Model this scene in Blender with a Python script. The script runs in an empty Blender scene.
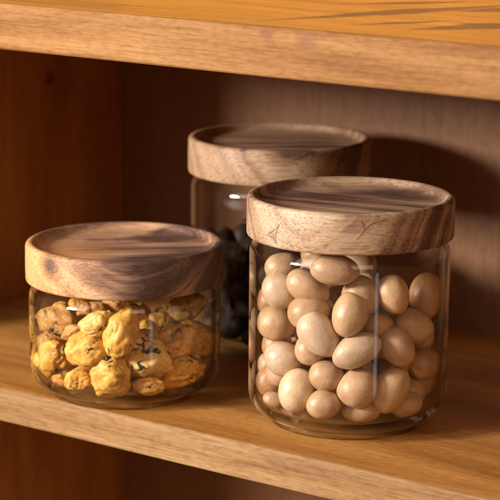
import bpy, bmesh, math, random
from mathutils import Vector, Matrix, noise, Quaternion

S = bpy.context.scene
COL = S.collection
rnd = random.Random(7)

# ------------------------------------------------------------------ camera
F_PX, PITCH, ROLL, CAM_H = 2130.76, 0.21288, 0.0081, 0.31339      # focal length in 500-px units
cp, sp, cr, sr = math.cos(PITCH), math.sin(PITCH), math.cos(ROLL), math.sin(ROLL)
V_R, V_D, V_F = Vector((1, 0, 0)), Vector((0, -sp, -cp)), Vector((0, cp, -sp))
AX = V_R * cr - V_D * sr
AY = -(V_R * sr + V_D * cr)
CAM = Vector((0, 0, CAM_H))
cam_d = bpy.data.cameras.new('camera')
cam = bpy.data.objects.new('camera', cam_d)
COL.objects.link(cam)
m = Matrix((AX, AY, -V_F)).transposed().to_4x4()
m.translation = CAM
cam.matrix_world = m
cam_d.sensor_width = 36
cam_d.lens = 36 * F_PX / 500
cam_d.clip_start, cam_d.clip_end = 0.05, 50
cam_d.dof.use_dof = True
cam_d.dof.focus_distance = 1.050
cam_d.dof.aperture_fstop = 153.4 / 11
S.camera = cam

def ray(px, py):
    u, v = px - 250, py - 250
    return (AX * (u / F_PX) - AY * (v / F_PX) + V_F)

# cabinet axes: E runs along the shelf edge to the right, W goes into the cabinet
ANG, DIST = 0.63062, 0.80748
EX = Vector((math.cos(ANG), -math.sin(ANG), 0))
WX = Vector((math.sin(ANG), math.cos(ANG), 0))
def P(u, s, z):
    return EX * u + WX * (s + DIST) + Vector((0, 0, z))

# ------------------------------------------------------------------ world, lamps, exposure
world = bpy.data.worlds.new('World')
S.world = world
world.use_nodes = True
bg = world.node_tree.nodes['Background']
bg.inputs[0].default_value = (1.0, 0.56, 0.29, 1)
bg.inputs[1].default_value = 0.38

def area(name, loc, target, w, h, power, color):
    d = bpy.data.lights.new(name, 'AREA')
    d.shape = 'RECTANGLE'; d.size = w; d.size_y = h; d.energy = power; d.color = color
    o = bpy.data.objects.new(name, d)
    o.location = loc
    o.rotation_euler = (Vector(target) - Vector(loc)).to_track_quat('-Z', 'Y').to_euler()
    COL.objects.link(o)
    return o
KEY_AZ, KEY_EL, KEY_D = math.radians(66), math.radians(16), 1.5
T0 = Vector((0.0, 1.08, 0.08))
key_loc = T0 + KEY_D * Vector((-math.sin(KEY_AZ) * math.cos(KEY_EL), -math.cos(KEY_AZ) * math.cos(KEY_EL), math.sin(KEY_EL)))
area('window_light', key_loc, T0, 0.25, 0.27, 49, (1.0, 0.92, 0.82))
area('sky_window', T0 + 1.4 * Vector((-math.sin(math.radians(58)) * math.cos(math.radians(33)), -math.cos(math.radians(58)) * math.cos(math.radians(33)), math.sin(math.radians(33)))), T0, 0.45, 1.05, 7.0, (0.90, 0.95, 1.0))
area('fill_light', (0.35, -0.3, 0.75), T0, 0.6, 0.6, 3.0, (1.0, 0.80, 0.60))  # unseen soft fill lamp added in front of the cabinet
area('strip_light', (0.34, 0.50, -0.080), (0.05, 1.0, 0.05), 0.034, 0.19, 0.045, (0.80, 0.86, 1.0))

S.view_settings.view_transform = 'Standard'
S.view_settings.look = 'None'
S.view_settings.exposure = 0
S.view_settings.gamma = 1
S.render.engine = 'CYCLES'
S.cycles.use_denoising = True
S.cycles.max_bounces = 14
S.cycles.transparent_max_bounces = 32
S.cycles.transmission_bounces = 12
S.cycles.glossy_bounces = 6
S.cycles.sample_clamp_indirect = 3
S.cycles.blur_glossy = 0.5
S.cycles.caustics_reflective = False
S.cycles.caustics_refractive = True

# ------------------------------------------------------------------ helpers
def link(name, mesh, mat=None, parent=None, smooth=True):
    o = bpy.data.objects.new(name, mesh)
    COL.objects.link(o)
    if mat: mesh.materials.append(mat)
    if parent: o.parent = parent
    if smooth:
        for p in mesh.polygons: p.use_smooth = True
    return o
def empty(name, loc):
    o = bpy.data.objects.new(name, None)
    o.empty_display_size = 0.02
    o.location = loc
    COL.objects.link(o)
    return o
def tag(o, label=None, cat=None, group=None, kind=None):
    if label: o['label'] = label
    if cat: o['category'] = cat
    if group: o['group'] = group
    if kind: o['kind'] = kind
    return o
def bm_mesh(bm, name):
    me = bpy.data.meshes.new(name)
    bm.normal_update(); bm.to_mesh(me); bm.free()
    return me
def lathe(prof, seg=160, closed=False, name='lathe'):
    """revolve (r, z) points; closed joins last to first; points with r == 0 become poles"""
    bm = bmesh.new()
    rings = []
    for r, z in prof:
        if r < 1e-7:
            rings.append([bm.verts.new((0, 0, z))])
        else:
            rings.append([bm.verts.new((r * math.cos(2 * math.pi * k / seg), r * math.sin(2 * math.pi * k / seg), z)) for k in range(seg)])
    n = len(rings)
    for i in range(n if closed else n - 1):
        a, b = rings[i], rings[(i + 1) % n]
        for k in range(seg):
            k2 = (k + 1) % seg
            if len(a) == 1 and len(b) == 1: continue
            if len(a) == 1: bm.faces.new((a[0], b[k2], b[k]))
            elif len(b) == 1: bm.faces.new((a[k], a[k2], b[0]))
            else: bm.faces.new((a[k], a[k2], b[k2], b[k]))
    bmesh.ops.recalc_face_normals(bm, faces=bm.faces)
    return bm_mesh(bm, name)
def arc(cx, cz, r, a0, a1, n):
    return [(cx + r * math.cos(math.radians(a0 + (a1 - a0) * i / n)), cz + r * math.sin(math.radians(a0 + (a1 - a0) * i / n))) for i in range(n + 1)]

# ------------------------------------------------------------------ materials
class NT:
    def __init__(self, name):
        self.m = bpy.data.materials.new(name); self.m.use_nodes = True
        self.t = self.m.node_tree; self.n = self.t.nodes; self.l = self.t.links
        self.b = self.n['Principled BSDF']; self.out = self.n['Material Output']
    def add(self, typ, **kw):
        nd = self.n.new(typ)
        for k, v in kw.items(): setattr(nd, k, v)
        return nd
    def noise(self, vec, scale, detail=3, rough=0.55, dist=0.0):
        nd = self.add('ShaderNodeTexNoise')
        nd.inputs['Scale'].default_value = scale; nd.inputs['Detail'].default_value = detail
        nd.inputs['Roughness'].default_value = rough; nd.inputs['Distortion'].default_value = dist
        self.l.new(vec, nd.inputs['Vector']); return nd.outputs['Fac']
    def ramp(self, fac, stops):
        nd = self.add('ShaderNodeValToRGB')
        e = nd.color_ramp.elements
        while len(e) < len(stops): e.new(0.5)
        for el, (p, c) in zip(e, stops):
            el.position = p; el.color = (c[0], c[1], c[2], 1) if not isinstance(c, float) else (c, c, c, 1)
        self.l.new(fac, nd.inputs[0]); return nd.outputs[0]
    def mix(self, fac, a, b, mode='MIX'):
        nd = self.add('ShaderNodeMix', data_type='RGBA', blend_type=mode)
        for i, v in ((0, fac), (6, a), (7, b)):
            if hasattr(v, 'links'): self.l.new(v, nd.inputs[i])
            elif i == 0: nd.inputs[0].default_value = v
            else: nd.inputs[i].default_value = (v[0], v[1], v[2], 1)
        return nd.outputs[2]
    def math(self, op, a, b=0.0, clamp=False):
        nd = self.add('ShaderNodeMath', operation=op, use_clamp=clamp)
        for i, v in ((0, a), (1, b)):
            if hasattr(v, 'links'): self.l.new(v, nd.inputs[i])
            else: nd.inputs[i].default_value = v
        return nd.outputs[0]
    def coords(self, scale=(1, 1, 1), rot=(0, 0, 0), loc=(0, 0, 0), kind='Object'):
        tc = self.add('ShaderNodeTexCoord'); mp = self.add('ShaderNodeMapping')
        mp.inputs['Scale'].default_value = scale; mp.inputs['Rotation'].default_value = rot; mp.inputs['Location'].default_value = loc
        self.l.new(tc.outputs[kind], mp.inputs['Vector']); return mp.outputs['Vector']
    def bump(self, h, strength, dist=0.001):
        nd = self.add('ShaderNodeBump'); nd.inputs['Strength'].default_value = strength; nd.inputs['Distance'].default_value = dist
        self.l.new(h, nd.inputs['Height']); self.l.new(nd.outputs[0], self.b.inputs['Normal'])

def stretch(axis, k):
    v = [1.0, 1.0, 1.0]; v[axis] = k; return tuple(v)

def wood(name, dark, mid, light, axis=0, figure=18, fibre=220, rough=0.45, seed=0.0, contrast=1.0, spec=0.4, bump=0.25, knot=None, rings=0.0, streaks=()):
    """board wood: slow figure + fine fibres, both stretched along the grain axis"""
    t = NT(name)
    big = t.coords(stretch(axis, 0.10), loc=(seed, seed * 1.7, seed * 0.6))
    f1 = t.noise(big, figure, 5, 0.55, 0.9)
    if rings:
        wv = t.add('ShaderNodeTexWave', wave_type='BANDS', bands_direction='Y' if axis != 1 else 'X')
        wv.inputs['Scale'].default_value = rings; wv.inputs['Distortion'].default_value = 9; wv.inputs['Detail'].default_value = 3
        wv.inputs['Detail Scale'].default_value = 0.8
        t.l.new(big, wv.inputs['Vector'])
        f1 = t.math('ADD', t.math('MULTIPLY', f1, 0.72), t.math('MULTIPLY', wv.outputs['Fac'], 0.28))
    w = 0.18 / contrast
    c = t.ramp(f1, [(0.5 - w, dark), (0.5, mid), (0.5 + w, light)])
    fine = t.coords(stretch(axis, 0.03), loc=(seed, seed, seed))
    f2 = t.noise(fine, fibre * 4, 4, 0.6)
    c = t.mix(0.55 * min(contrast, 1.2), c, t.ramp(f2, [(0.30, (0.55, 0.50, 0.46)), (0.55, (1.0, 1.0, 1.0)), (0.8, (1.12, 1.1, 1.06))]), 'MULTIPLY')
    pore = t.coords(stretch(axis, 0.06), loc=(seed, 3, 1))
    f3 = t.noise(pore, fibre * 9, 2, 0.5)
    pm = t.ramp(f3, [(0.27, 0.0), (0.36, 1.0)])
    c = t.mix(0.35, c, t.mix(1.0, c, t.mix(pm, (0.35, 0.28, 0.24), (1, 1, 1)), 'MULTIPLY'))
    fk = t.coords(stretch(axis, 0.30), loc=(seed, 5, 2))
    c = t.mix(0.5, c, t.ramp(t.noise(fk, 620, 2, 0.5), [(0.34, (0.72, 0.66, 0.58)), (0.5, (1, 1, 1)), (0.68, (1.16, 1.14, 1.08))]), 'MULTIPLY')
    if knot:
        tc = t.add('ShaderNodeTexCoord')
        for (kp, kr, ks, kc) in knot:
            vm = t.add('ShaderNodeVectorMath', operation='SUBTRACT'); vm.inputs[1].default_value = kp
            t.l.new(tc.outputs['Object'], vm.inputs[0])
            vs = t.add('ShaderNodeVectorMath', operation='MULTIPLY'); vs.inputs[1].default_value = ks
            t.l.new(vm.outputs[0], vs.inputs[0])
            ln = t.add('ShaderNodeVectorMath', operation='LENGTH'); t.l.new(vs.outputs[0], ln.inputs[0])
            d = t.math('ADD', t.math('DIVIDE', ln.outputs['Value'], kr), t.math('MULTIPLY', t.math('SUBTRACT', t.noise(tc.outputs['Object'], 220, 4), 0.5), 1.1))
            km = t.ramp(d, [(0.3, 1.0), (1.0, 0.0)])
            c = t.mix(t.math('MULTIPLY', km, 0.7), c, kc)
    for (ctr, ang_, hl, hw, kc, k) in streaks:  # long cast shadows painted into the board colour
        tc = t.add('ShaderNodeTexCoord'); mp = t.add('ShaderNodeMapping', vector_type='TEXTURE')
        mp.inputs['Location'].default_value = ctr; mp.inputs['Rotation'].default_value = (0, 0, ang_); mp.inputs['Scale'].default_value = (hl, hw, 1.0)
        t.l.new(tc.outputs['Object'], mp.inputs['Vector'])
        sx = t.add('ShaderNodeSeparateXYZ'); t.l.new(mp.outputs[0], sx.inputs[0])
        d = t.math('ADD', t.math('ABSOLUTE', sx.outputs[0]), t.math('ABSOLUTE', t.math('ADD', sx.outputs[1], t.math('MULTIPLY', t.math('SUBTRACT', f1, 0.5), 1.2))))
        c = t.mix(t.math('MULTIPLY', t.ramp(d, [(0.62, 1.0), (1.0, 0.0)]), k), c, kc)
    t.l.new(c, t.b.inputs['Base Color'])
    rr = t.ramp(f2, [(0.3, min(1.0, rough + 0.15)), (0.7, rough)])
    t.l.new(rr, t.b.inputs['Roughness'])
    t.b.inputs['Specular IOR Level'].default_value = spec
    t.bump(t.math('ADD', f2, t.math('MULTIPLY', pm, 0.6)), bump, 0.0006)
    return t.m

def acacia(name, seed, ang, pale, tan, brown, deep, pith=(0.05, -0.05), bias=0.0, zone=13, band=170, zones=(), tints=()):
    """figured acacia: growth layers round a pith line beside the lid, so the sides show end grain arcs and the top long streaks"""
    t = NT(name)
    v = t.coords((1, 1, 1), rot=(0.06, 0.10, ang))
    warp = t.noise(v, 22, 3, 0.5)
    sx = t.add('ShaderNodeSeparateXYZ'); t.l.new(v, sx.inputs[0])
    wv = t.math('MULTIPLY', t.math('SUBTRACT', warp, 0.5), 0.020)
    yy = t.math('ADD', t.math('SUBTRACT', sx.outputs[1], pith[0]), wv)
    zz = t.math('ADD', t.math('SUBTRACT', sx.outputs[2], pith[1]), wv)
    r = t.math('SQRT', t.math('ADD', t.math('MULTIPLY', yy, yy), t.math('MULTIPLY', zz, zz)))
    cb = t.add('ShaderNodeCombineXYZ')
    t.l.new(r, cb.inputs[0]); t.l.new(t.math('MULTIPLY', sx.outputs[0], 0.035), cb.inputs[1]); cb.inputs[2].default_value = seed
    c1 = t.noise(cb.outputs[0], band, 5, 0.62)
    v2 = t.coords((0.35, 1.0, 1.0), rot=(0.06, 0.10, ang), loc=(seed, seed * 0.4, seed * 0.7))
    c2 = t.noise(v2, zone, 3, 0.5, 0.8)
    bias -= 0.07
    g = t.math('ADD', t.math('ADD', t.math('MULTIPLY', c1, 0.68), t.math('MULTIPLY', c2, 0.46)), bias)
    tc = t.add('ShaderNodeTexCoord')
    def near(pos, rad, wob):
        vm = t.add('ShaderNodeVectorMath', operation='DISTANCE'); vm.inputs[1].default_value = pos
        t.l.new(tc.outputs['Object'], vm.inputs[0])
        d = t.math('ADD', t.math('DIVIDE', vm.outputs['Value'], rad), t.math('MULTIPLY', t.math('SUBTRACT', c2, 0.5), wob))
        return t.ramp(d, [(0.15, 1.0), (1.0, 0.0)])
    for pos, rad, amp in zones:
        g = t.math('ADD', g, t.math('MULTIPLY', near(pos, rad, 1.2), amp))
    c = t.ramp(g, [(0.38, deep), (0.46, brown), (0.53, tan), (0.63, pale)])
    for pos, rad, col, k in tints:
        c = t.mix(t.math('MULTIPLY', near(pos, rad, 1.6), k), c, col)
    v3 = t.coords((0.028, 1.0, 1.0), rot=(0.06, 0.10, ang), loc=(seed, 0, 0))
    f2 = t.noise(v3, 1000, 4, 0.65)
    c = t.mix(0.8, c, t.ramp(f2, [(0.34, (0.44, 0.38, 0.35)), (0.53, (1, 1, 1)), (0.75, (1.16, 1.15, 1.14))]), 'MULTIPLY')
    v4 = t.coords((0.03, 1.0, 1.0), rot=(0.06, 0.10, ang), loc=(0, seed, 0))
    pm = t.ramp(t.noise(v4, 1700, 2, 0.5), [(0.29, 0.0), (0.39, 1.0)])
    c = t.mix(1.0, c, t.mix(pm, (0.74, 0.67, 0.62), (1, 1, 1)), 'MULTIPLY')
    t.l.new(c, t.b.inputs['Base Color'])
    t.b.inputs['Roughness'].default_value = 0.5
    t.b.inputs['Specular IOR Level'].default_value = 0.35
    t.bump(t.math('ADD', f2, t.math('MULTIPLY', pm, 0.5)), 0.3, 0.0005)
    return t.m

def glass(name):
    """clear jar glass: thin walls mostly pass straight through, edges and the thick base refract"""
    t = NT(name)
    g = t.add('ShaderNodeBsdfGlass'); g.inputs['IOR'].default_value = 1.5; g.inputs['Roughness'].default_value = 0.0
    g.inputs['Color'].default_value = (0.97, 0.98, 0.98, 1)
    tr = t.add('ShaderNodeBsdfTransparent'); tr.inputs['Color'].default_value = (0.986, 0.988, 0.986, 1)
    gl = t.add('ShaderNodeBsdfGlossy'); gl.inputs['Roughness'].default_value = 0.015
    lw = t.add('ShaderNodeLayerWeight'); lw.inputs['Blend'].default_value = 0.5
    fr = t.math('ADD', 0.03, t.math('MULTIPLY', t.math('POWER', lw.outputs['Facing'], 4.0), 0.85))
    thin = t.add('ShaderNodeMixShader')
    t.l.new(fr, thin.inputs[0]); t.l.new(tr.outputs[0], thin.inputs[1]); t.l.new(gl.outputs[0], thin.inputs[2])
    edge = t.ramp(lw.outputs['Facing'], [(0.63, 0.0), (0.86, 0.95)])
    tc = t.add('ShaderNodeTexCoord'); sx = t.add('ShaderNodeSeparateXYZ')
    t.l.new(tc.outputs['Object'], sx.inputs[0])
    base = t.math('SUBTRACT', 1.0, t.math('MULTIPLY', t.math('SUBTRACT', sx.outputs['Z'], 0.013), 250.0, True), True)
    fac = t.math('MAXIMUM', edge, t.math('MULTIPLY', base, 0.0))
    mx = t.add('ShaderNodeMixShader')
    t.l.new(fac, mx.inputs[0]); t.l.new(thin.outputs[0], mx.inputs[1]); t.l.new(g.outputs[0], mx.inputs[2])
    t.l.new(mx.outputs[0], t.out.inputs['Surface'])
    t.n.remove(t.b)
    return t.m

def nut_material():
    t = NT('nut_shell')
    oi = t.add('ShaderNodeObjectInfo')
    tc = t.add('ShaderNodeTexCoord')
    c = oi.outputs['Color']
    add = t.add('ShaderNodeVectorMath', operation='ADD')
    far = t.add('ShaderNodeVectorMath', operation='SCALE'); far.inputs['Scale'].default_value = 300
    t.l.new(oi.outputs['Location'], far.inputs[0])
    t.l.new(tc.outputs['Object'], add.inputs[0]); t.l.new(far.outputs[0], add.inputs[1])
    f = t.noise(add.outputs[0], 1.3, 5, 0.6)
    c = t.mix(0.6, c, t.ramp(f, [(0.35, (0.70, 0.61, 0.52)), (0.62, (1.12, 1.1, 1.08))]), 'MULTIPLY')
    f2 = t.noise(add.outputs[0], 13, 4, 0.65)
    sp_ = t.ramp(f2, [(0.29, 1.0), (0.36, 0.0)])
    c = t.mix(t.math('MULTIPLY', sp_, 0.45), c, (0.16, 0.08, 0.035))
    t.l.new(c, t.b.inputs['Base Color'])
    t.b.inputs['Roughness'].default_value = 0.33
    t.b.inputs['Specular IOR Level'].default_value = 0.5
    t.b.inputs['Subsurface Weight'].default_value = 0.03
    t.b.inputs['Subsurface Radius'].default_value = (0.004, 0.002, 0.001)
    t.b.inputs['Subsurface Scale'].default_value = 0.5
    t.bump(t.math('ADD', f2, t.math('MULTIPLY', t.noise(add.outputs[0], 4.5, 4, 0.6), 2.0)), 0.22, 0.0006)
    return t.m

def puff_material():
    t = NT('puff_crust')
    oi = t.add('ShaderNodeObjectInfo')
    tc = t.add('ShaderNodeTexCoord')
    add = t.add('ShaderNodeVectorMath', operation='ADD')
    far = t.add('ShaderNodeVectorMath', operation='SCALE'); far.inputs['Scale'].default_value = 300
    t.l.new(oi.outputs['Location'], far.inputs[0])
    t.l.new(tc.outputs['Object'], add.inputs[0]); t.l.new(far.outputs[0], add.inputs[1])
    v = add.outputs[0]
    f = t.noise(v, 1.3, 5, 0.6)
    tint = t.ramp(f, [(0.30, (0.62, 0.42, 0.25)), (0.48, (1, 1, 1)), (0.70, (1.15, 1.25, 1.7))])
    c = t.mix(1.0, oi.outputs['Color'], tint, 'MULTIPLY')
    f1 = t.noise(v, 7, 5, 0.65)
    c = t.mix(0.5, c, t.ramp(f1, [(0.35, (0.72, 0.62, 0.5)), (0.6, (1.08, 1.08, 1.1))]), 'MULTIPLY')
    f2 = t.math('SUBTRACT', t.noise(v, 3.6, 3, 0.55, 0.9), t.math('MULTIPLY', t.math('SUBTRACT', 0.52, t.noise(v, 0.9, 1, 0.5)), 0.9))
    fl = t.ramp(f2, [(0.645, 0.0), (0.72, 1.0)])
    c = t.mix(fl, c, (0.018, 0.017, 0.012))
    t.l.new(c, t.b.inputs['Base Color'])
    t.b.inputs['Roughness'].default_value = 0.5
    t.b.inputs['Specular IOR Level'].default_value = 0.4
    t.b.inputs['Subsurface Weight'].default_value = 0.1
    t.b.inputs['Subsurface Radius'].default_value = (0.004, 0.002, 0.0006)
    t.b.inputs['Subsurface Scale'].default_value = 0.5
    t.bump(t.math('ADD', f1, t.math('MULTIPLY', f, 1.5)), 0.35, 0.0008)
    return t.m

def plain(name, col, rough=0.4, spec=0.5):
    t = NT(name)
    v = t.coords()
    f = t.noise(v, 260, 3)
    c = t.mix(1.0, col, t.ramp(f, [(0.3, (0.6, 0.55, 0.5)), (0.7, (1.25, 1.2, 1.15))]), 'MULTIPLY')
    t.l.new(c, t.b.inputs['Base Color'])
    t.b.inputs['Roughness'].default_value = rough
    t.b.inputs['Specular IOR Level'].default_value = spec
    return t.m

def front_uz(px, py, s0=0.0):
    d = ray(px, py)
    t = (DIST + s0 - CAM.dot(WX)) / d.dot(WX)
    q = CAM + d * t
    return q.dot(EX), q.z
def top_us(px, py):
    d = ray(px, py)
    q = CAM + d * ((0.20536 - CAM_H) / d.z)
    return Vector((q.dot(EX), q.dot(WX) - DIST, 0.20536))
def shadow_streak(x0, y0, x1, y1, hw, k=0.8):
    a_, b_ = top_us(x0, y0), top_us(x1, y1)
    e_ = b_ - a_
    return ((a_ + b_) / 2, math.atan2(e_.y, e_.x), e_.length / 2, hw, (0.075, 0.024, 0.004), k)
SHADOW_STREAKS = [shadow_streak(228, 23, 560, 2, 0.013, 0.95), shadow_streak(395, 31, 560, 22, 0.016, 0.95), shadow_streak(315, 5, 500, 1, 0.009, 0.9), shadow_streak(330, 26, 470, 20, 0.006, 0.9), shadow_streak(440, 12, 560, 8, 0.014, 0.9), shadow_streak(60, 4, 190, 7, 0.004, 0.35)]  # cast shadows across the upper board, painted as dark tapered bands
k1, k2, k3 = front_uz(267, 33), front_uz(306, 41), front_uz(186, 457)
KN = [((k1[0], 0, k1[1]), 0.0050, (0.8, 0.2, 1.0), (0.19, 0.075, 0.042)), ((k2[0], 0, k2[1]), 0.0065, (0.75, 0.2, 1.1), (0.21, 0.088, 0.048))]
M_SHELF = wood('honey_board', (0.26, 0.105, 0.022), (0.41, 0.185, 0.044), (0.52, 0.25, 0.068), 0, 24, 200, 0.38, 2.0, 1.2, 0.25, 0.12)
M_EDGE = wood('raw_edge', (0.215, 0.115, 0.050), (0.29, 0.166, 0.074), (0.35, 0.215, 0.102), 0, 60, 260, 0.55, 3.0, 1.2, 0.12, 0.15, knot=[((k3[0], 0, k3[1]), 0.0022, (0.4, 0.2, 1.0), (0.24, 0.125, 0.06))])
M_UPPER = wood('amber_board', (0.42, 0.17, 0.014), (0.58, 0.27, 0.026), (0.65, 0.33, 0.04), 0, 34, 200, 0.33, 9.0, 1.0, 0.5, 0.06, streaks=SHADOW_STREAKS)
M_UPEDGE = wood('amber_edge', (0.175, 0.074, 0.024), (0.25, 0.117, 0.040), (0.32, 0.165, 0.064), 0, 46, 260, 0.55, 12.0, 1.1, 0.10, 0.15, knot=KN)
SK = (-0.885, 0.19, 0.135)
M_PANEL = wood('brown_panel', (0.20, 0.068, 0.010), (0.36, 0.138, 0.022), (0.50, 0.21, 0.042), 2, 22, 160, 0.42, 5.0, 0.8, 0.4, 0.12, knot=[(SK, 0.006, (0.2, 1.2, 0.8), (0.03, 0.012, 0.005))])
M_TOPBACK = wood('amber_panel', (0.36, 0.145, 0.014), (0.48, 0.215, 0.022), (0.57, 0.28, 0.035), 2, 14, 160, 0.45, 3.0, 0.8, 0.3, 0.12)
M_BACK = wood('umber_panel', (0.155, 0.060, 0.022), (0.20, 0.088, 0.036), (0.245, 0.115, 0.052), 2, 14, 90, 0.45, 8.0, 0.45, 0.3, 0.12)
M_GLASS = glass('clear_glass')
M_NUT = nut_material()
M_PUFF = puff_material()
M_BEAN = plain('dark_bean', (0.034, 0.018, 0.012), 0.6, 0.25)
M_CRACK = plain('dark_crack', (0.19, 0.11, 0.072), 0.7, 0.2)

# ------------------------------------------------------------------ cabinet
cab = empty('wooden_cabinet', P(-0.6, 0.13, 0))
tag(cab, 'warm honey brown wooden cabinet with two thick shelves around the jars', 'cabinet')
bpy.context.view_layer.update()
CAB_M = Matrix((EX, WX, Vector((0, 0, 1)))).transposed().to_4x4()
CAB_M.translation = P(0, 0, 0)
cab.matrix_world = CAB_M @ Matrix.Translation((-0.6, 0.13, 0))
def cab_part(name, mesh, mat, smooth=False):
    o = link(name, mesh, mat, cab, smooth)
    o.matrix_parent_inverse = Matrix.Identity(4)
    o.location = (0.6, -0.13, 0)           # mesh is written in (u, s, z)
    return o
SIDE_U, RIGHT_U, BACK_S, SIDE_S0 = -0.885, -0.22, 0.262, 0.0
CA, SA = math.cos(ANG), math.sin(ANG)
def shelf_mesh(ztop, prof, name):
    """prof: (inset, z) rows of the moulded front edge; the front edge faces take material slot 1"""
    plan = [SIDE_U + 0.001 + (RIGHT_U - SIDE_U - 0.002) * i / 24 for i in range(25)]
    bm = bmesh.new()
    rows = [[bm.verts.new((u, ins + 0.00025 * math.sin(u * 31 + z * 90), ztop + z)) for u in plan] for ins, z in prof]
    back_t = [bm.verts.new((u, BACK_S - 0.001, ztop + prof[0][1])) for u in plan]
    back_b = [bm.verts.new((u, BACK_S - 0.001, ztop + prof[-1][1])) for u in plan]
    seq = [back_t] + rows + [back_b]
    for i, (a, b) in enumerate(zip(seq, seq[1:] + seq[:1])):
        for k in range(len(plan) - 1):
            f = bm.faces.new((a[k], a[k + 1], b[k + 1], b[k]))
            f.material_index = 1 if 1 <= i < len(rows) else 0
    for k in (0, len(plan) - 1):
        bm.faces.new([r[k] for r in seq])
    bmesh.ops.recalc_face_normals(bm, faces=bm.faces)
    return bm_mesh(bm, name)
def box_mesh(x0, x1, y0, y1, z0, z1, bev, name):
    bm = bmesh.new()
    bmesh.ops.create_cube(bm, size=1)
    for v in bm.verts:
        v.co = Vector(((x0 + x1) / 2 + v.co.x * (x1 - x0), (y0 + y1) / 2 + v.co.y * (y1 - y0), (z0 + z1) / 2 + v.co.z * (z1 - z0)))
    if bev: bmesh.ops.bevel(bm, geom=bm.edges[:], offset=bev, segments=2, affect='EDGES')
    return bm_mesh(bm, name)
low_prof = [(0.0012, 0.0), (0.0003, -0.0004), (0.0, -0.0010), (-0.0010, -0.0070), (-0.0010, -0.0090), (-0.0007, -0.0110), (0.0003, -0.0178), (0.0006, -0.0184), (0.0014, -0.0189)]
up_prof = [(0.0018, 0.0), (0.0007, -0.0004), (0.0001, -0.0014), (0.0, -0.0030), (0.0, -0.0215), (0.0003, -0.0230), (0.0010, -0.0238), (0.0020, -0.0241)]
lower = cab_part('shelf', shelf_mesh(0.0, low_prof, 'shelf'), M_SHELF)
lower.data.materials.append(M_EDGE)
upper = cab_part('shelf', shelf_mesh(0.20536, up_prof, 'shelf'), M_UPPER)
upper.data.materials.append(M_UPEDGE)
tag(upper, 'upper shelf board with an amber top')
side = cab_part('side_panel', box_mesh(SIDE_U - 0.02, SIDE_U, 0.0, BACK_S + 0.012, -0.018, 0.204, 0.001, 'side_panel'), M_PANEL)
base_side_blocker = cab_part('side_panel', box_mesh(SIDE_U - 0.02, SIDE_U, -0.13, BACK_S + 0.012, -0.30, -0.0195, 0.001, 'side_panel'), M_PANEL)  # extended forward out of view to block window light below the shelf
right = cab_part('side_panel', box_mesh(RIGHT_U, RIGHT_U + 0.02, 0.045, BACK_S + 0.012, -0.30, 0.55, 0.001, 'side_panel'), M_PANEL)
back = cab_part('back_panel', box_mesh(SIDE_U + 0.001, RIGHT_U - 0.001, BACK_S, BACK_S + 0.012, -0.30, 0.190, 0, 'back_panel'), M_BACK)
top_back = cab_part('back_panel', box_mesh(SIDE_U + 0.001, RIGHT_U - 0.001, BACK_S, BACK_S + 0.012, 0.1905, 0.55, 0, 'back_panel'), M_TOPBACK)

# ------------------------------------------------------------------ jars
R = 0.052
T = 0.02054
def lid_mesh():
    pr = [(0.0, 0.0), (0.047, 0.0)] + [(R - 0.0015 + 0.0015 * math.sin(a), 0.0015 - 0.0015 * math.cos(a)) for a in (0.0, 0.5, 1.0, 1.57)]
    pr += [(R + 0.0001, T * 0.45)]
    pr += [(R - 0.0022 + 0.0022 * math.cos(a), T - 0.0022 + 0.0022 * math.sin(a)) for a in (0.0, 0.4, 0.8, 1.2, 1.57)]
    pr += [(R - 0.0032, T), (R - 0.0040, T - 0.0004), (R - 0.0046, T - 0.0012), (R - 0.0053, T - 0.0024), (R - 0.0066, T - 0.0034), (R - 0.0090, T - 0.0039), (0.030, T - 0.0040), (0.0, T - 0.0040)]
    return lathe(pr, 192, name='lid')
def glass_mesh(h):
    """h: height of the shoulder top (underside of the lid)"""
    w = 0.0022
    ro = 0.0505
    o = [(0.0, 0.0016), (0.030, 0.0014), (0.0345, 0.0006), (0.0375, 0.0)]
    o += [(0.0392, 0.0004), (0.0398, 0.0016), (0.0398, 0.0030), (0.0404, 0.0042)]
    o += arc(ro - 0.0120, 0.0155, 0.0120, -72, 0, 10)
    o += [(ro, 0.03), (ro, h - 0.02)]
    o += arc(ro - 0.0100, h - 0.0092, 0.0100, 0, 60, 9)
    o += [(0.0455, h + 0.0002), (0.0455, h + 0.004)]
    i = [(0.0455 - w, h + 0.004), (0.0455 - w, h - 0.0002)]
    i += arc(ro - 0.0100, h - 0.0092, 0.0100 - w, 60, 0, 9)
    i += [(ro - w, h - 0.02), (ro - w, 0.03)]
    i += arc(ro - 0.0125, 0.0185, 0.0125 - w, 0, -78, 10)
    i += [(0.034, 0.0074), (0.020, 0.0068), (0.0, 0.0066)]
    return lathe(o + i, 192, name='glass_body')
def jar(x, y, h, lidmat, label):
    j = empty('storage_jar', (x, y, 0))
    tag(j, label, 'jar', 'glass jars with wooden lids')
    g = link('glass_body', glass_mesh(h - T), M_GLASS, j)
    l = link('lid', lid_mesh(), lidmat, j)
    l.location = (0, 0, h - T)
    return j
JF = (0.05014, 1.04625, 0.11629)
JL = (-0.06597, 1.09535, 0.08125)
JB = (0.01646, 1.19688, 0.1212)
def on_lid(J, px, py):
    """lid-local point on the side of a lid seen at a pixel"""
    d = ray(px, py); o = CAM - Vector((J[0], J[1], J[2] - T))
    a, b, cc = d.x * d.x + d.y * d.y, 2 * (d.x * o.x + d.y * o.y), o.x * o.x + o.y * o.y - R * R
    return o + d * ((-b - math.sqrt(max(0.0, b * b - 4 * a * cc))) / (2 * a))
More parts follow.
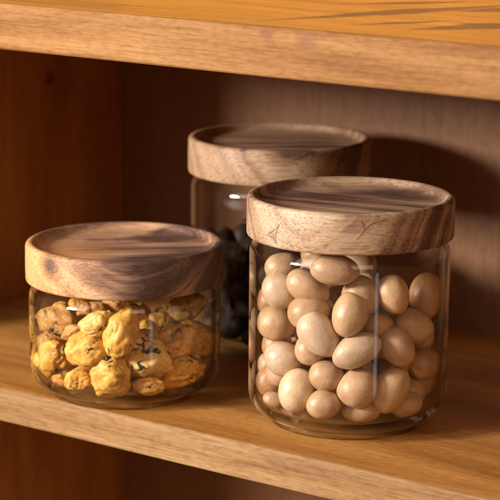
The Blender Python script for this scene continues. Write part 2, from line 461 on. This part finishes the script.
A_FRONT = acacia('acacia_pale', 1.3, 0.35, (0.49, 0.36, 0.245), (0.385, 0.255, 0.158), (0.25, 0.145, 0.098), (0.10, 0.052, 0.036), (0.045, -0.03), 0.02,
                 zones=[(on_lid(JF, 440, 222), 0.045, -0.17), (on_lid(JF, 275, 230), 0.04, 0.06), (Vector((0.0, 0.0, T)), 0.05, -0.06), (on_lid(JF, 350, 215), 0.012, -0.09)],  # dark wood at right also paints in the lid's shaded side
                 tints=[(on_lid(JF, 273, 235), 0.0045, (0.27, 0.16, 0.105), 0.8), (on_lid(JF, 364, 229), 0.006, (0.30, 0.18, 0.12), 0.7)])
A_LEFT = acacia('acacia_dark', 5.3, -0.28, (0.56, 0.38, 0.23), (0.40, 0.225, 0.13), (0.19, 0.108, 0.076), (0.08, 0.043, 0.032), (0.038, -0.05), 0.0,
                zones=[(on_lid(JL, 205, 265), 0.045, -0.17), (on_lid(JL, 140, 268), 0.034, -0.12), (on_lid(JL, 110, 298), 0.022, 0.14)],  # dark figure, with the shaded right side painted into the colour
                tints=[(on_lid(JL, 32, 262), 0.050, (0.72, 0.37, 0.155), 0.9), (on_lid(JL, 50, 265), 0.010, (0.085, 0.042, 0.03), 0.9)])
A_BACK = acacia('acacia_tan', 7.7, -0.2, (0.45, 0.305, 0.195), (0.365, 0.23, 0.138), (0.27, 0.155, 0.095), (0.10, 0.05, 0.032), (0.07, -0.03), 0.03,
                zones=[(on_lid(JB, 355, 155), 0.05, -0.17), (Vector((0.0, 0.0, T)), 0.045, -0.08)])  # the side zone paints the lid's shaded right into the wood
front = jar(*JF, A_FRONT, 'tall glass jar of tan nuts with a pale round wooden lid, in front')
left = jar(*JL, A_LEFT, 'short squat glass jar of yellow puffs with a dark streaked wooden lid')
rear = jar(*JB, A_BACK, 'blurred glass jar of dark beans with a wooden lid, behind the other two')

def lid_mark(jar_o, J, lines, w):
    """thin dark cracks let into the side of a lid"""
    bm = bmesh.new()
    for ln in lines:
        pts = []
        for px, py in ln:
            d = ray(px, py); c = Vector((J[0], J[1], 0)); o = CAM - c
            a, b, cc = d.x * d.x + d.y * d.y, 2 * (d.x * o.x + d.y * o.y), o.x * o.x + o.y * o.y - (R + 0.0001) ** 2
            t = (-b - math.sqrt(b * b - 4 * a * cc)) / (2 * a)
            pts.append(o + d * t)
        ring = []
        for i, q in enumerate(pts):
            tg = (pts[min(i + 1, len(pts) - 1)] - pts[max(i - 1, 0)]).normalized()
            n = Vector((q.x, q.y, 0)).normalized(); sd = n.cross(tg)
            k = w * (0.45 if i in (0, len(pts) - 1) else 1)
            ring.append([bm.verts.new(q + sd * k * math.cos(a) + n * 0.00012 * math.sin(a)) for a in (0, 1.57, 3.14, 4.71)])
        for r0, r1 in zip(ring, ring[1:]):
            for j in range(4):
                bm.faces.new((r0[j], r0[(j + 1) % 4], r1[(j + 1) % 4], r1[j]))
    bmesh.ops.recalc_face_normals(bm, faces=bm.faces)
    o = link('crack', bm_mesh(bm, 'crack'), M_CRACK, jar_o)
    return o
lid_mark(front, JF, [[(279.6, 224.4), (276, 229), (271, 232.5), (265.3, 235)], [(265.3, 235), (270, 236.2), (274, 239), (276.3, 243.5)], [(279.6, 224.4), (276.5, 231), (275.3, 237), (276.3, 243.5)]], 0.0002)
lid_mark(front, JF, [[(357, 239.5), (361, 235), (364.5, 229.6), (363.2, 225), (360.8, 221)], [(364.5, 229.6), (369, 225.5), (374, 222.6), (383, 220.3)]], 0.0002)

# ------------------------------------------------------------------ contents
R_IN = 0.0505 - 0.0022
def place(px, py, r_fit, J, deeper=0.0):
    """point on the ray through a pixel where a piece of radius r_fit touches the near glass of jar J"""
    d = ray(px, py)
    c = Vector((J[0], J[1]))
    d2, o2 = Vector((d.x, d.y)), Vector((CAM.x, CAM.y)) - c
    rad = R_IN - r_fit - 0.0006
    a, b, cc = d2.dot(d2), 2 * d2.dot(o2), o2.dot(o2) - rad * rad
    disc = b * b - 4 * a * cc
    t = (-b - math.sqrt(disc)) / (2 * a) if disc > 0 else -b / (2 * a)
    p = CAM + d * (t + deeper)
    q = Vector((p.x, p.y)) - c
    if q.length > rad:
        q *= rad / q.length
        p = Vector((c.x + q.x, c.y + q.y, p.z))
    return p, t + deeper
def nut_mesh(seed, sub=4):
    r = random.Random(seed)
    bm = bmesh.new()
    bmesh.ops.create_icosphere(bm, subdivisions=sub, radius=1)
    tap, bend, off = r.uniform(0.02, 0.13), r.uniform(-0.10, 0.10), Vector((r.random() * 9, r.random() * 9, r.random() * 9))
    for v in bm.verts:
        p = v.co.copy()
        k = 1 - tap * p.x
        lump = 1 + 0.045 * noise.noise(p * 1.1 + off) + 0.010 * noise.noise(p * 4 + off)
        v.co = Vector((p.x, (p.y + bend * (p.x * p.x - 0.4)) * k, p.z * k)) * lump
    return bm_mesh(bm, 'nut')
NUT_MESHES = [nut_mesh(s) for s in range(9)]
placed = []
def col_nut(tone):
    pale, cara, tan_ = (0.61, 0.45, 0.305), (0.50, 0.275, 0.13), (0.55, 0.355, 0.21)
    b = {'p': pale, 't': tan_, 'c': cara}[tone]
    k = rnd.uniform(0.84, 1.06)
    return (b[0] * k, b[1] * k, b[2] * k * rnd.uniform(0.95, 1.05), 1)
def add_nut(i, p, axes, q, tone, label):
    o = bpy.data.objects.new('nut', NUT_MESHES[i % len(NUT_MESHES)])
    o.location = p
    o.rotation_mode = 'QUATERNION'; o.rotation_quaternion = q
    o.scale = axes
    o.color = col_nut(tone)
    COL.objects.link(o)
    tag(o, label, 'nut', 'tan nuts in the tall jar')
    placed.append((Vector(p), max(axes) * 0.5 + min(axes) * 0.5))
for me in NUT_MESHES:
    me.materials.append(M_NUT)
    for pl in me.polygons: pl.use_smooth = True
def settle(p, J, axes, basis, slack):
    """push an ellipsoid inside the jar: wall, floor and the rounded corner between them"""
    c = Vector((J[0], J[1], 0))
    def sup(n): return slack * math.sqrt(sum((a * v.dot(n)) ** 2 for a, v in zip(axes, basis)))
    hz = sup(Vector((0, 0, 1)))
    p = p.copy()
    p.z = max(p.z, 0.0078 + hz)
    for _ in range(3):
        q = Vector((p.x - c.x, p.y - c.y, 0))
        if q.length < 1e-6: break
        n = q.normalized()
        lim = R_IN - 0.0004 - sup(n)
        low = p.z - hz                          # near the floor the corner takes some room
        if low < 0.018:
            k = (n * 0.72 + Vector((0, 0, -0.69)))
            cc = Vector((R_IN - 0.0103, 0, 0.0185))          # corner arc centre in (radius, z)
            ex = (q.length - cc.x) * 0.72 + (p.z - cc.z) * -0.69 + sup(k) - 0.0099
            if ex > 0: lim = min(lim, q.length - ex * 0.9)
        if q.length > lim:
            p.x, p.y = c.x + n.x * lim, c.y + n.y * lim
    return p
NUTS = [  # px, py, semi axis a, semi axis b, tilt (deg, image clockwise), deeper (mm), tone, label
    (278, 290, 20, 18.5, 10, 0, 'p', 'pale round nut at upper left with a window glint on the glass beside it'),
    (272, 323, 19.5, 17.5, 10, 0, 't', 'caramel round nut directly below the pale round nut at upper left'),
    (283, 267, 18, 15, -15, 14, 't', 'shaded nut half hidden behind the glint, highest at the upper left'),
    (308, 287, 23, 15.5, 32, 9, 't', 'long shadowed brown nut behind the glint, just under the lid'),
    (335, 270, 24, 15.5, 5, 3, 't', 'wide nut lying right under the middle of the lid'),
    (309, 312, 21, 17, -8, 6, 't', 'round nut tucked behind the top of the pale long nut'),
    (318, 335, 26, 18, 52, 0, 'p', 'palest long nut leaning diagonally in the middle of the jar'),
    (260, 300, 14, 16, 0, 12, 'c', 'sliver of an orange nut between the two nuts at the left glass edge'),
    (280, 359, 19.5, 17, 8, 0, 'p', 'pale plump nut second from the bottom on the left side'),
    (266, 381, 16, 15.5, 20, 6, 'c', 'dark caramel round nut lowest at the left edge of the jar'),
    (295, 391, 22, 18, 112, 0, 'p', 'large pale upright egg shaped nut at bottom left'),
    (311, 350, 16, 15, 20, 8, 't', 'tan nut peeking out below the palest long nut'),
    (327, 376, 18, 15, 15, 5, 't', 'tan nut between the large pale upright nut and the round middle one'),
    (323, 405, 17, 14.5, -5, 0, 't', 'small round nut on the jar floor, left of the middle'),
    (259, 364, 12, 13, 0, 14, 't', 'sliver of a nut behind the pale plump nut at the left edge'),
    (275, 401, 12, 8, 10, 14, 't', 'bit of a nut on the floor behind the dark caramel nut'),
    (349.5, 315, 22.5, 17.5, 105, 0, 't', 'upright egg shaped nut in the centre, crossed by no other nut'),
    (361, 296, 20, 18.5, 60, 8, 't', 'rounded nut half hidden behind the upright centre nut'),
    (393.5, 294.5, 20, 16, 70, 4, 't', 'nut standing tilted, second from the right in the top row'),
    (427, 296, 23, 16.5, 96, 6, 'c', 'tall orange nut standing at the right glass, highest on the right'),
    (418, 327, 21, 17, 20, 0, 't', 'wide nut resting below the tall orange one'),
    (379, 326, 15, 13, 0, 14, 'c', 'dark nut deep in the gap left of the wide right hand nut'),
    (357, 351, 25.5, 16.5, -24, 0, 'p', 'pale wide nut with a dark scuff tilted up to the right, under the centre nut'),
    (397.5, 347, 21, 16.5, 58, 2, 't', 'brown nut leaning beside the right end of the pale scuffed nut'),
    (358.5, 388, 21, 19, -40, 0, 't', 'big round golden tan nut low in the middle'),
    (391, 390, 24, 18, -58, 1, 't', 'big kidney shaped nut leaning right at the bottom right'),
    (424, 364, 17, 15, -10, 8, 'c', 'shaded orange nut at right with a soft shine'),
    (406, 404, 17, 13, -15, 6, 't', 'nut behind the foot of the big kidney shaped nut'),
    (361, 411, 19, 11, 2, 8, 't', 'flat looking nut on the floor under the big round golden tan nut'),
    (433, 389, 17, 17, 0, 16, 'c', 'dim reddish nut deep behind the lower right glass'),
]
for i, (px, py, a, b, tilt, deep, tone, label) in enumerate(NUTS):
    d0 = 1.0
    p, t = place(px, py, min(a, b) * 0.95 / F_PX, JF, deep / 1000)
    k = t * 1.03 / F_PX
    ang = math.radians(tilt)
    X = AX * math.cos(ang) - AY * math.sin(ang)
    Y = AX * math.sin(ang) + AY * math.cos(ang)
    q = Matrix((X, Y, X.cross(Y))).transposed().to_quaternion()
    axes = (a * k, b * k, min(a, b) * k * 0.96)
    p = settle(p, JF, axes, (X, Y, X.cross(Y)), 1.05)
    add_nut(i, p, axes, q, tone, label)
n_fill = 0
for tries in range(9000):
    if n_fill >= 62: break
    ang, rad = rnd.uniform(0, 2 * math.pi), 0.0395 * math.sqrt(rnd.random())
    p = Vector((JF[0] + rad * math.cos(ang), JF[1] + rad * math.sin(ang), 0.0155 + (tries / 9000) * 0.062))
    if p.y < JF[1] - 0.018: continue
    if p.z > 0.058 and p.x > JF[0] + 0.008: continue
    r0 = rnd.uniform(0.0078, 0.0088)
    if any((p - q).length < (r0 + r) * 0.93 for q, r in placed): continue
    q = Quaternion((rnd.gauss(0, 1), rnd.gauss(0, 1), rnd.gauss(0, 1), rnd.gauss(0, 1))).normalized()
    add_nut(rnd.randrange(9), p, (r0 * 1.1, r0, r0 * 0.95), q, rnd.choice('ttc'), 'nut deep inside the tall jar, seen only through gaps between the front nuts')
    n_fill += 1

def puff_mesh(seed, sub=5):
    """a crisp irregular chunk: facets, a fold or two and a rough crust"""
    r = random.Random(seed)
    off = Vector((r.random() * 20, r.random() * 20, r.random() * 20))
    planes = []
    for _ in range(7):
        n = Vector((r.gauss(0, 1), r.gauss(0, 1), r.gauss(0, 1))).normalized()
        planes.append((n, r.uniform(0.72, 0.96)))
    folds = []
    for _ in range(2):
        n = Vector((r.gauss(0, 1), r.gauss(0, 1), r.gauss(0, 1))).normalized()
        folds.append((n, r.uniform(-0.4, 0.4)))
    bm = bmesh.new()
    bmesh.ops.create_icosphere(bm, subdivisions=sub, radius=1)
    for v in bm.verts:
        p = v.co.normalized()
        rad = 1.06
        for n, d in planes:
            k = p.dot(n)
            if k > 0.05:
                lim = d / k
                h = 0.10                       # smooth minimum
                x = max(h - abs(rad - lim), 0) / h
                rad = min(rad, lim) - x * x * h * 0.25
        for n, d in folds:
            e = abs(p.dot(n) - d + 0.22 * noise.noise(p * 1.7 + off))
            rad -= 0.15 * math.exp(-(e / 0.075) ** 2) * max(0.0, 0.45 + noise.noise(p * 1.3 - off) * 1.3)
        rad *= 1 + 0.13 * noise.noise(p * 1.5 + off) + 0.07 * (abs(noise.noise(p * 2.4 + off)) * 2 - 0.5) + 0.03 * noise.noise(p * 7 + off) + 0.012 * noise.noise(p * 19 + off)
        v.co = p * rad
    me = bm_mesh(bm, 'puff')
    me.materials.append(M_PUFF)
    for pl in me.polygons: pl.use_smooth = True
    return me
PUFF_MESHES = [puff_mesh(s + 40) for s in range(12)]
PCOL = {'y': (0.70, 0.385, 0.068), 'o': (0.62, 0.31, 0.058), 'b': (0.52, 0.27, 0.070), 'p': (0.76, 0.475, 0.14)}
pplaced = []
def add_puff(i, p, axes, q, tone, label):
    o = bpy.data.objects.new('puff_snack', PUFF_MESHES[i % len(PUFF_MESHES)])
    o.location = p; o.rotation_mode = 'QUATERNION'; o.rotation_quaternion = q; o.scale = axes
    c = PCOL[tone]; k = rnd.uniform(0.93, 1.07)
    o.color = (c[0] * k, c[1] * k, c[2] * k, 1)
    COL.objects.link(o)
    tag(o, label, 'puff', 'yellow crunchy puffs in the squat jar')
    pplaced.append((Vector(p), max(axes)))
PUFFS = [
    (51, 357, 18.5, 17.5, 0, 0, 'y', 'bright yellow blocky puff at the lower left glass with a window glint'),
    (87, 351, 21, 17, -15, 0, 'y', 'yellow creased puff with black flecks, second from left in the middle row'),
    (109, 377, 21.5, 19, -10, 0, 'y', 'rounded rough yellow puff at the bottom, left of the middle'),
    (76, 381, 13, 11.5, 10, 3, 'y', 'small yellow puff with a black flake on the floor at left'),
    (58, 381, 8, 5, 20, 4, 'o', 'tiny yellow crumb on the floor beneath the bright blocky puff'),
    (54, 321, 20, 15.5, 25, 3, 'b', 'brownish tan puff highest at the left glass'),
    (99, 322, 17, 12.5, -20, 4, 'p', 'pale tan puff under the lid beside the window glint'),
    (123, 333, 23, 16, 110, 2, 'y', 'tall yellow puff standing behind the large speckled one'),
    (146, 357, 26, 22, 35, 0, 'p', 'largest pale yellow puff with bold black seaweed marks in the middle'),
    (177, 348, 22, 16.5, -25, 2, 'o', 'orange folded puff right of the largest speckled one'),
    (202, 338, 19, 15, 25, 4, 'o', 'orange puff with a dark spot highest at the right glass'),
    (184, 376, 22, 16, -20, 1, 'o', 'curled orange puff with black flakes at the bottom right'),
    (191, 306, 19, 14, -20, 45, 'b', 'shaded brown puff at the back right under the lid'),
    (150, 388, 15, 8, 0, 4, 'o', 'flat orange puff with dark marks beneath the largest speckled one'),
    (209, 366, 13, 15, 0, 8, 'b', 'dim orange puff at the far right edge of the jar'),
    (80, 305, 11, 7, 30, 14, 'o', 'thin orange shard touching the underside of the lid at left'),
    (133, 316, 10, 9, 0, 10, 'b', 'small reddish brown puff with black specks beneath the lid'),
    (72, 333, 11, 6.5, -20, 9, 'b', 'thin dark brown flake between the tan and the creased puffs'),
    (38, 342, 10, 11, 0, 14, 'b', 'sliver of a brown puff at the left edge of the jar'),
]
for i, (px, py, a, b, tilt, deep, tone, label) in enumerate(PUFFS):
    p, t = place(px, py, min(a, b) * 0.9 / F_PX, JL, deep / 1000)
    k = t / F_PX * 1.12
    ang = math.radians(tilt)
    X = AX * math.cos(ang) - AY * math.sin(ang)
    Y = AX * math.sin(ang) + AY * math.cos(ang)
    q = Matrix((X, Y, X.cross(Y))).transposed().to_quaternion()
    axes = (a * k, b * k, min(a, b) * k)
    p = settle(p, JL, axes, (X, Y, X.cross(Y)), 0.93)
    for q2, r2 in pplaced:
        for _ in range(8):
            if (p - q2).length < 0.72 * (r2 + max(axes)) and p.y > q2.y: p.y += 0.001
    p = settle(p, JL, axes, (X, Y, X.cross(Y)), 0.93)
    add_puff(i, p, axes, q, tone, label)
n_fill = 0
for tries in range(5000):
    if n_fill >= 22: break
    ang, rad = rnd.uniform(0, 2 * math.pi), 0.038 * math.sqrt(rnd.random())
    p = Vector((JL[0] + rad * math.cos(ang), JL[1] + rad * math.sin(ang), 0.017 + (tries / 5000) * 0.03))
    if p.y < JL[1] - 0.012: continue
    r0 = rnd.uniform(0.0080, 0.0105)
    if any((p - q).length < (r0 + r) * 0.86 for q, r in pplaced): continue
    q = Quaternion((rnd.gauss(0, 1), rnd.gauss(0, 1), rnd.gauss(0, 1), rnd.gauss(0, 1))).normalized()
    add_puff(rnd.randrange(12), p, (r0 * 1.1, r0, r0 * 0.9), q, rnd.choice('oyb'), 'puff deep inside the squat jar, seen only through gaps between the front puffs')
    n_fill += 1

bean = nut_mesh(77, 3)
bean.name = 'bean'
bean.materials.append(M_BEAN)
for pl in bean.polygons: pl.use_smooth = True
bp = []
for tries in range(16000):
    if len(bp) >= 200: break
    ang, rad = rnd.uniform(0, 2 * math.pi), 0.0405 * math.sqrt(rnd.random())
    p = Vector((JB[0] + rad * math.cos(ang), JB[1] + rad * math.sin(ang), 0.013 + (tries / 16000) * 0.076))
    if any((p - q).length < 0.0112 for q in bp): continue
    o = bpy.data.objects.new('bean', bean)
    o.location = p; o.rotation_mode = 'QUATERNION'
    o.rotation_quaternion = Quaternion((rnd.gauss(0, 1), rnd.gauss(0, 1), rnd.gauss(0, 1), rnd.gauss(0, 1))).normalized()
    o.scale = (0.0074, 0.0058, 0.0055)
    COL.objects.link(o)
    tag(o, 'near black glossy bean in the blurred jar behind', 'bean', 'dark beans in the rear jar')
    bp.append(p)
